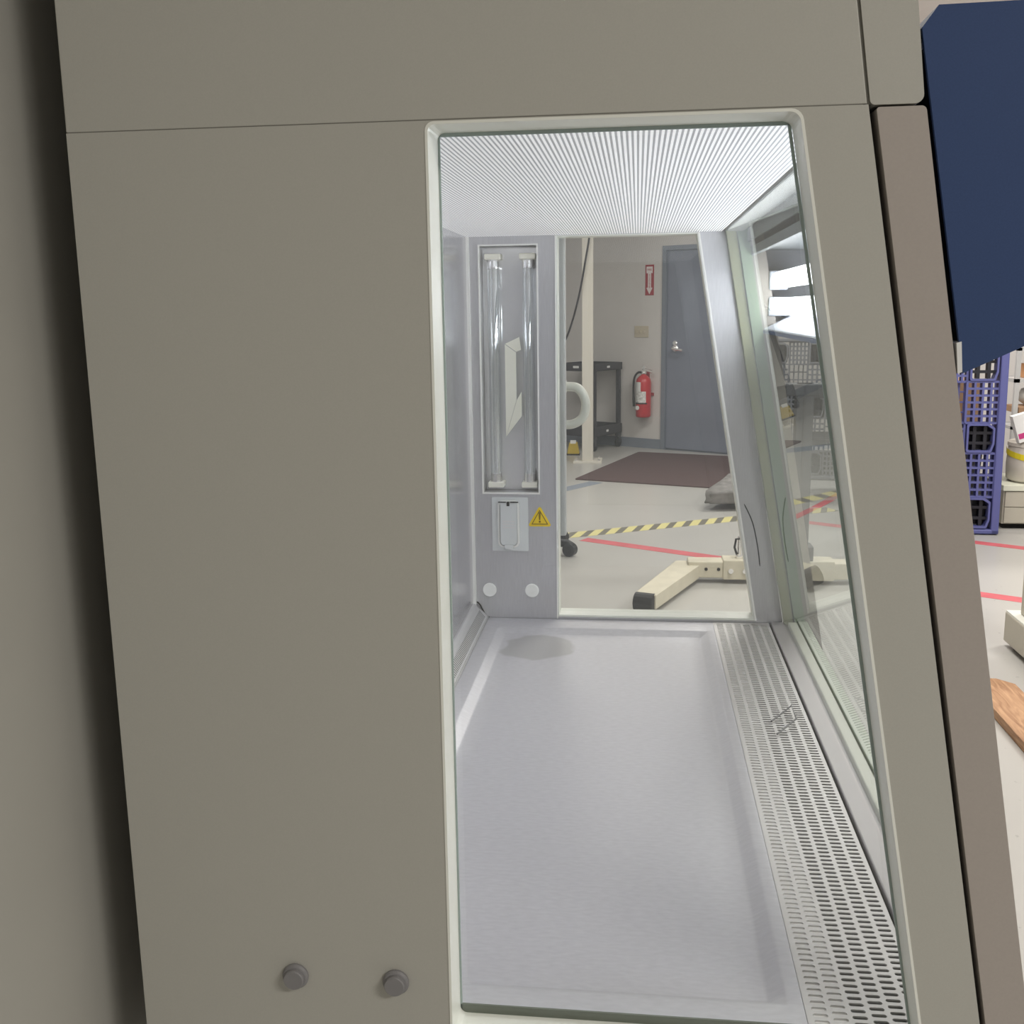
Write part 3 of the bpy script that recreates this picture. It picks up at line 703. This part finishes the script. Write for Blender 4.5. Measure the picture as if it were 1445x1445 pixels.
# cream lift stand
s = thing('lift_stand', 'cream steel lift stand on splayed legs with grey mast behind the cabinet', 'lift stand', (.85, 5.5, 0))
L0 = Vector((.85, 5.5, 0))
def rel(P): return [(x-.85, y-5.5) for x, y in P]
obj('base_beam', B((-.575, .55, -.055, .055, .030, .118)), 'machine_cream', s, bevel=.006)
obj('beam_sleeve', B((-.392, .18, -.062, .062, .024, .128)), 'machine_cream', s, bevel=.004)
for dx in (-.480, -.415): obj('bolt_hole', lathe([(.009, -.0575), (.009, -.054)], 'y', (dx, 0, .078), 12), 'black_rubber', s)
for dx in (-.352, -.278): obj('bolt', lathe([(.014, -.072), (.014, -.062), (.016, -.061)], 'y', (dx, 0, .072), 8), 'chrome', s)
for sgn, px in ((1, 0),):
    lg = obj('splayed_leg', prism([rel([(.215, 5.555), (.330, 5.555), (.335, 5.445), (.098, 4.84), (-.005, 4.88)])], .028, .098, XY), 'machine_cream', s, bevel=.005)
    rot_ = Matrix.Translation((.045-.85, 4.865-5.5, .056)) @ Matrix.Rotation(radians(-20), 4, 'Z')
    obj('rubber_foot', xform(lathe([(.030, -.050), (.046, -.046), (.046, .046), (.030, .050)], 'x', (0, 0, 0), 16), rot_), 'black_rubber', lg, smooth=False)
lg = obj('splayed_leg', prism([rel([(1.18, 5.52), (1.31, 5.52), (1.62, 6.22), (1.52, 6.27)])], .028, .098, XY), 'machine_cream', s, bevel=.005)
obj('rubber_foot', xform(lathe([(.030, -.050), (.046, -.046), (.046, .046), (.030, .050)], 'x', (0, 0, 0), 16), Matrix.Translation((1.57-.85, 6.25-5.5, .052)) @ Matrix.Rotation(radians(-20), 4, 'Z')), 'black_rubber', lg)
obj('mast', B((-.043, .043, -.045, .045, .20, 1.05)), 'mast_grey', s, bevel=.004)
obj('mast_rib', B((-.008, .002, -.052, -.044, .22, 1.04)), 'cart_black', s)
obj('mast_shoe', B((-.068, .070, -.058, .058, .128, .205)), 'mast_grey', s, bevel=.004)
obj('mast_head', B((-.10, .55, -.05, .05, .99, 1.05)), 'mast_grey', s, bevel=.006)
jk = obj('jack_screw', tube([(-.305, 0, .118), (-.305, 0, .245)], .010, 10), 'chrome', s)
obj('jack_lever', tube([(-.318, -.01, .150), (-.332, -.02, .190), (-.325, -.02, .235), (-.295, -.01, .236)], .006, 8), 'black_rubber', jk)
obj('jack_nut', lathe([(.020, .118), (.020, .140), (.014, .142)], 'z', (-.305, 0, 0), 6), 'chrome', jk)

# cloth covered low stool
s = thing('covered_stool', 'low stool under a crumpled grey cloth beyond the hazard tape', 'stool', (.80, 7.75, 0))
bm = prism([[(-.31, -.235), (-.27, -.275), (.30, -.20), (.34, .50), (-.02, .62)]], .055, .135, XY)
bmesh.ops.subdivide_edges(bm, edges=bm.edges[:], cuts=3, use_grid_fill=True)
for v in bm.verts: v.co += Vector((random.uniform(-.008, .008), random.uniform(-.008, .008), random.uniform(-.006, .010)+(.02 if v.co.y > 0 else 0)))
obj('cloth_cover', bm, 'cloth_grey', s, smooth=True)
for x, y in ((-.06, -.20), (.26, -.16), (.24, .38), (-.02, .42)): obj('leg', B((x-.022, x+.022, y-.022, y+.022, 0, .07)), 'tape_blue', s)

# office chair, only one foot of it shows past the steel wall
s = thing('office_chair', 'black office chair with one caster foot showing beside the far window edge', 'chair', (-.662, 6.15, 0), radians(-24))
def castr(x, y, par):
    c = obj('caster', lathe([(.026, -.030), (.040, -.024), (.040, .024), (.026, .030)], 'y', (x, y, .040), 14), 'black_rubber', par, smooth=False)
    obj('caster_stem', tube([(x, y, .04), (x, y, .085)], .012, 8), 'black_rubber', c)
for k in range(5):
    a = k*2*pi/5; e = Vector((cos(a), sin(a), 0))
    l = obj('base_arm', tube([e*.02+Vector((0, 0, .085)), e*.16+Vector((0, 0, .072)), e*.290+Vector((0, 0, .075)), e*.325+Vector((0, 0, .062))], [.028, .026, .024, .018], 10), 'black_rubber', s, smooth=True)
    castr(e.x*.300, e.y*.300, l)
obj('gas_column', tube([(0, 0, .06), (0, 0, .25), (0, 0, .42)], [.03, .026, .018], 12), 'black_rubber', s)
obj('seat', prism([fillet([(-.22, -.20), (.15, -.20), (.15, .17), (-.22, .17)], .07, 6)], .42, .49, XY), 'black_rubber', s, bevel=.02)
obj('backrest', prism([fillet([(-.19, .56), (.19, .56), (.19, .98), (-.19, .98)], .06, 6)], -.25, -.20, YZ), 'black_rubber', s, bevel=.015)
obj('back_bracket', B((-.20, -.185, -.03, .03, .46, .70), (-.22, -.10, -.03, .03, .40, .43)), 'black_rubber', s)

# plastic pallets leaning upright
def pallet(name, label, loc, rz, lean, mcol, mpock):
    s = thing(name, label, 'pallet', loc, 0, None)
    s.rotation_euler = (lean, 0, rz)
    w, h, t = .90, 1.17, .13             # local x from -w to 0, front at y=0
    fr = bmesh.new()
    for b in ((-.048, 0, 0, t, 0, h), (-w, -w+.048, 0, t, 0, h), (-w, 0, 0, t, 0, .030), (-w, 0, 0, t, h-.03, h)): box(fr, *b)
    obj('rim', fr, mcol, s, bevel=.008)
    g = bmesh.new()                       # open grid of the deck
    def bars(x0, x1, z0, z1, nx, nz, th, ya, yb):
        for i in range(nx+1):
            x = x0+(x1-x0)*i/nx; box(g, x-th/2, x+th/2, ya, yb, z0, z1)
        for j in range(nz+1):
            z = z0+(z1-z0)*j/nz; box(g, x0, x1, ya+.001, yb-.001, z-th/2, z+th/2)
    cols = [(-.235, -.045), (-.540, -.385), (-w+.045, -.690)]
    opens = [(-.385, -.235), (-.690, -.540)]
    rows = [(.03, .235), (.51, .70), (.955, h-.03)]
    gaps = [(.235, .51), (.70, .955)]
    for x0, x1 in opens:
        for z0, z1 in gaps: bars(x0, x1, z0, z1, 4, 4, .010, .055, .075)
        for z0, z1 in rows: bars(x0, x1, z0, z1, 5, 5, .013, .020, .075)
    for x0, x1 in cols:
        for z0, z1 in gaps: bars(x0, x1, z0, z1, 4, 6, .013, .010, .075)
    obj('deck_grid', g, mcol, s)
    for x0, x1 in cols:
        for z0, z1 in rows:
            P = fillet([(x0+.012, z0+.006), (x1-.03, z0+.006), (x1-.012, z0+.06), (x1-.012, z1-.03), (x1-.05, z1-.004), (x0+.012, z1-.004)], .012, 3)
            k = obj('leg_pocket', ring(P, inset(P, .016) if False else [((u-(x0+x1)/2)*.86+(x0+x1)/2, (v-(z0+z1)/2)*.86+(z0+z1)/2) for u, v in P], .004, .08), mcol, s)
            r_ = bmesh.new()
            for i in (1, 2):
                x = x0+(x1-x0)*i/3; box(r_, x-.010, x+.010, .03, .08, z0+.02, z1-.02)
                z = z0+(z1-z0)*i/3; box(r_, x0+.02, x1-.02, .031, .08, z-.009, z+.009)
            box(r_, x0+.02, x1-.02, .085, .09, z0+.02, z1-.02) if (x0, z0) != (cols[0][0], rows[2][0]) else None
            obj('pocket_ribs', r_, mpock, k)
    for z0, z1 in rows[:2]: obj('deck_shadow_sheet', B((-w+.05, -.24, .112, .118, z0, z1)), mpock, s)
    return s
pallet('plastic_pallet', 'blue plastic pallet stood upright beside the beige storage unit', (2.268, 6.74, .0068), radians(-3), radians(-2), 'pallet_blue', 'pocket_black')
pallet('plastic_pallet', 'grey plastic pallet stood upright, seen through the sloping front glass', (1.92, 8.8, .0065), radians(-12), radians(-3), 'pallet_grey', 'pocket_black')

# storage behind the pallet
s = thing('storage_unit', 'low beige storage unit with drawers behind the blue pallet', 'storage unit', (2.80, 7.2, 0))
obj('carcass', B((-.45, .6, -.25, .25, .035, .252)), 'machine_beige', s)
obj('plinth', B((-.43, .58, -.22, .24, 0, .035)), 'black_gap', s)
obj('top_board', B((-.46, .62, -.27, .26, .252, .288)), 'rail_cream', s, bevel=.003)
for i in range(2): obj('drawer', B((-.44, .59, -.262, -.25, .042+i*.105, .142+i*.105)), 'machine_beige', s, bevel=.002)
s = thing('plastic_drum', 'white plastic drum with slanted yellow tape on the beige storage unit', 'drum', (2.595, 7.12, .288))
obj('drum_body', lathe([(.150, 0), (.175, .02), (.180, .12), (.172, .235), (.168, .245)], 'z', (0, 0, 0), 28), 'drum_white', s, smooth=True)
obj('drum_lid', lathe([(.178, .235), (.178, .258), (.165, .265)], 'z', (0, 0, 0), 28), 'drum_white', s)
bm = bmesh.new(); A = []; C = []
for i in range(15):
    a = radians(150+i*14); z = .19-.10*i/14; r = .1815
    A.append(bm.verts.new((r*cos(a), r*sin(a), z))); C.append(bm.verts.new((r*cos(a), r*sin(a), z+.038)))
for i in range(14): bm.faces.new([A[i], A[i+1], C[i+1], C[i]])
obj('yellow_band', bm, 'caution_yellow', s)
s = thing('white_carton', 'small white carton with magenta stripe leaning on top of the white drum', 'carton', (2.475, 7.02, .553))
s.rotation_euler = (0, radians(-18), 0)
obj('carton_box', B((-.035, .085, -.03, .03, .012, .190)), 'paper_white', s)
obj('magenta_stripe', B((-.030, .080, -.0312, -.0298, .035, .070)), 'magenta', s)
obj('print_block', B((.020, .060, -.0312, -.0298, .085, .110)), 'channel_grey', s)
s = thing('shelf_rack', 'steel shelf rack against the far wall behind the beige storage unit', 'shelf', (3.1, 7.65, 0))
obj('shelf_board', B((-.55, .55, -.17, .17, .585, .605)), 'channel_grey', s); obj('shelf_board', B((-.55, .55, -.17, .17, .905, .930)), 'channel_grey', s)
obj('shelf_board', B((-.55, .55, -.17, .17, 1.12, 1.14)), 'channel_grey', s)
for x in (-.55, .52):
    for y in (-.17, .14): obj('upright', B((x, x+.03, y, y+.03, 0, 1.25)), 'channel_grey', s)
t_ = obj('blue_tote', prism([[(-.17, 0), (.17, 0), (.20, .085), (-.20, .085)]], -.12, .12), 'bin_blue', bevel=.006); t_.location = (2.83, 7.62, .606); tag(t_, 'blue plastic tote on the shelf under a flat cardboard box', 'tote')
t_ = obj('cardboard_box', B((-.21, .21, -.13, .13, 0, .045)), 'cardboard', bevel=.002); t_.location = (2.80, 7.62, .692); tag(t_, 'flat brown cardboard box lying on the blue tote', 'box')
bm = bmesh.new(); bmesh.ops.create_icosphere(bm, subdivisions=3, radius=1)
for v in bm.verts:
    c = v.co; v.co = Vector((c.x*.18, c.y*.11, max(-.065, c.z*.085)+.065))*(1+.05*sin(9*c.x+5*c.z)*cos(7*c.y))
t_ = obj('plastic_bag', bm, 'bag_plastic', smooth=True); t_.location = (2.80, 7.62, .740); tag(t_, 'pale plastic bag bulging on top of the cardboard box', 'bag')
t_ = obj('orange_box', B((-.16, .16, -.10, .10, 0, .095)), 'orange_card', bevel=.003); t_.location = (2.80, 7.60, .931); tag(t_, 'orange cardboard box on the shelf above the plastic bag', 'box')

t_ = obj('tall_carton', B((-.28, .26, -.15, .15, 0, .42)), 'cardboard', bevel=.003); t_.location = (1.98, 7.35, .522); tag(t_, 'brown carton glimpsed through the open grid of the blue pallet', 'carton')
s = thing('black_bin', 'black storage bin behind the lower half of the blue pallet, under the brown carton', 'bin', (1.98, 7.35, 0))
obj('bin_body', prism([[(-.27, 0), (.27, 0), (.30, .50), (-.30, .50)]], -.17, .17), 'cart_black', s, bevel=.008)
obj('bin_lid', B((-.31, .31, -.18, .18, .495, .520)), 'cart_black', s, bevel=.005)

s = thing('work_table', 'dark grey work table seen through the front glass before the grey pallet', 'table', (1.62, 8.12, 0))
obj('table_top', B((-.42, .42, -.28, .28, .775, .825)), 'mast_grey', s, bevel=.004)
obj('lower_shelf', B((-.40, .40, -.25, .25, .425, .47)), 'cart_black', s, bevel=.004)
for x in (-.39, .36):
    for y in (-.25, .22): obj('leg', B((x, x+.03, y, y+.03, 0, .775)), 'mast_grey', s)
obj('brace', tube([(-.02, -.24, .45), (-.12, -.24, .60), (.02, -.24, .775)], .022, 8), 'cart_black', s)

# beige machine plinth and wooden plank
s = thing('machine_base', 'beige machine base with an upright column at the right edge', 'machine', (1.9, 4.1, 0))
obj('base_cover', B((-.335, .35, -.55, .40, .022, .150)), 'machine_beige', s, bevel=.006)
obj('top_plate', B((-.332, .347, -.547, .397, .150, .156)), 'gasket_white', s)
obj('column', B((-.295, -.10, .12, .34, .156, .62)), 'machine_beige', s, bevel=.006)
obj('latch_bar', tube([(-.34, .16, .178), (-.22, .16, .178)], .007, 8), 'chrome', s)
for x in (-.28, .29):
    for y in (-.48, .34): obj('foot', lathe([(.03, 0), (.03, .015), (.015, .024)], 'z', (x, y, 0), 12), 'black_rubber', s)
pk = obj('wooden_plank', prism([[(-.080, -.95), (.080, -.95), (.080, .93), (.030, .985), (-.080, .985)]], .0008, .034, XY), 'plank_wood', bevel=.002)
pk.location = (1.340, 2.99, 0); tag(pk, 'thick brown wooden plank lying on floor before the beige machine base', 'plank')

# ------------------------------------------------------------------ light
def area(name, loc, sx, sy, power, col=(1, .96, .90), rot=(0, 0, 0)):
    l = bpy.data.lights.new(name, 'AREA'); l.shape = 'RECTANGLE'; l.size = sx; l.size_y = sy; l.energy = power; l.color = col
    o = bpy.data.objects.new(name, l); o.location = loc; o.rotation_euler = rot; COL.objects.link(o); return o
for i, (x, y, p) in enumerate([(2.0, -1.2, 50), (2.6, -1.0, 40), (2.6, 2.2, 60), (1.0, 4.6, 65), (3.2, 5.6, 65), (-1.0, 7.6, 50), (1.4, 8.2, 60)]):
    area('room_lamp', (x, y, 2.93), 1.2, .35, p)
w = bpy.data.worlds.new('room_air'); w.use_nodes = True; SC.world = w
w.node_tree.nodes['Background'].inputs[0].default_value = (.95, .93, .88, 1)
w.node_tree.nodes['Background'].inputs[1].default_value = .30

# ------------------------------------------------------------------ camera
pa, yb, rc, F = 0.19139839, -0.12064006, 0.01437851, 1472.46
f = Vector((sin(yb)*cos(pa), cos(yb)*cos(pa), -sin(pa))); r = Vector((cos(yb), -sin(yb), 0)); d = f.cross(r)
r2 = cos(rc)*r+sin(rc)*d; d2 = -sin(rc)*r+cos(rc)*d
cd = bpy.data.cameras.new('camera'); cam = bpy.data.objects.new('camera', cd); COL.objects.link(cam)
mw = Matrix(((r2.x, -d2.x, -f.x, 0), (r2.y, -d2.y, -f.y, 0), (r2.z, -d2.z, -f.z, H), (0, 0, 0, 1)))
cam.matrix_world = mw
cd.sensor_width = 36; cd.lens = F/1445*36; cd.clip_start = .02; cd.clip_end = 60
SC.camera = cam
SC.view_settings.view_transform = 'Standard'; SC.view_settings.look = 'None'
SC.view_settings.exposure = 0; SC.view_settings.gamma = 1
SC.cycles.max_bounces = 12; SC.cycles.transparent_max_bounces = 16; SC.cycles.diffuse_bounces = 5; SC.cycles.glossy_bounces = 6
SC.cycles.caustics_reflective = True; SC.cycles.sample_clamp_indirect = 6
SC.cycles.use_denoising = True
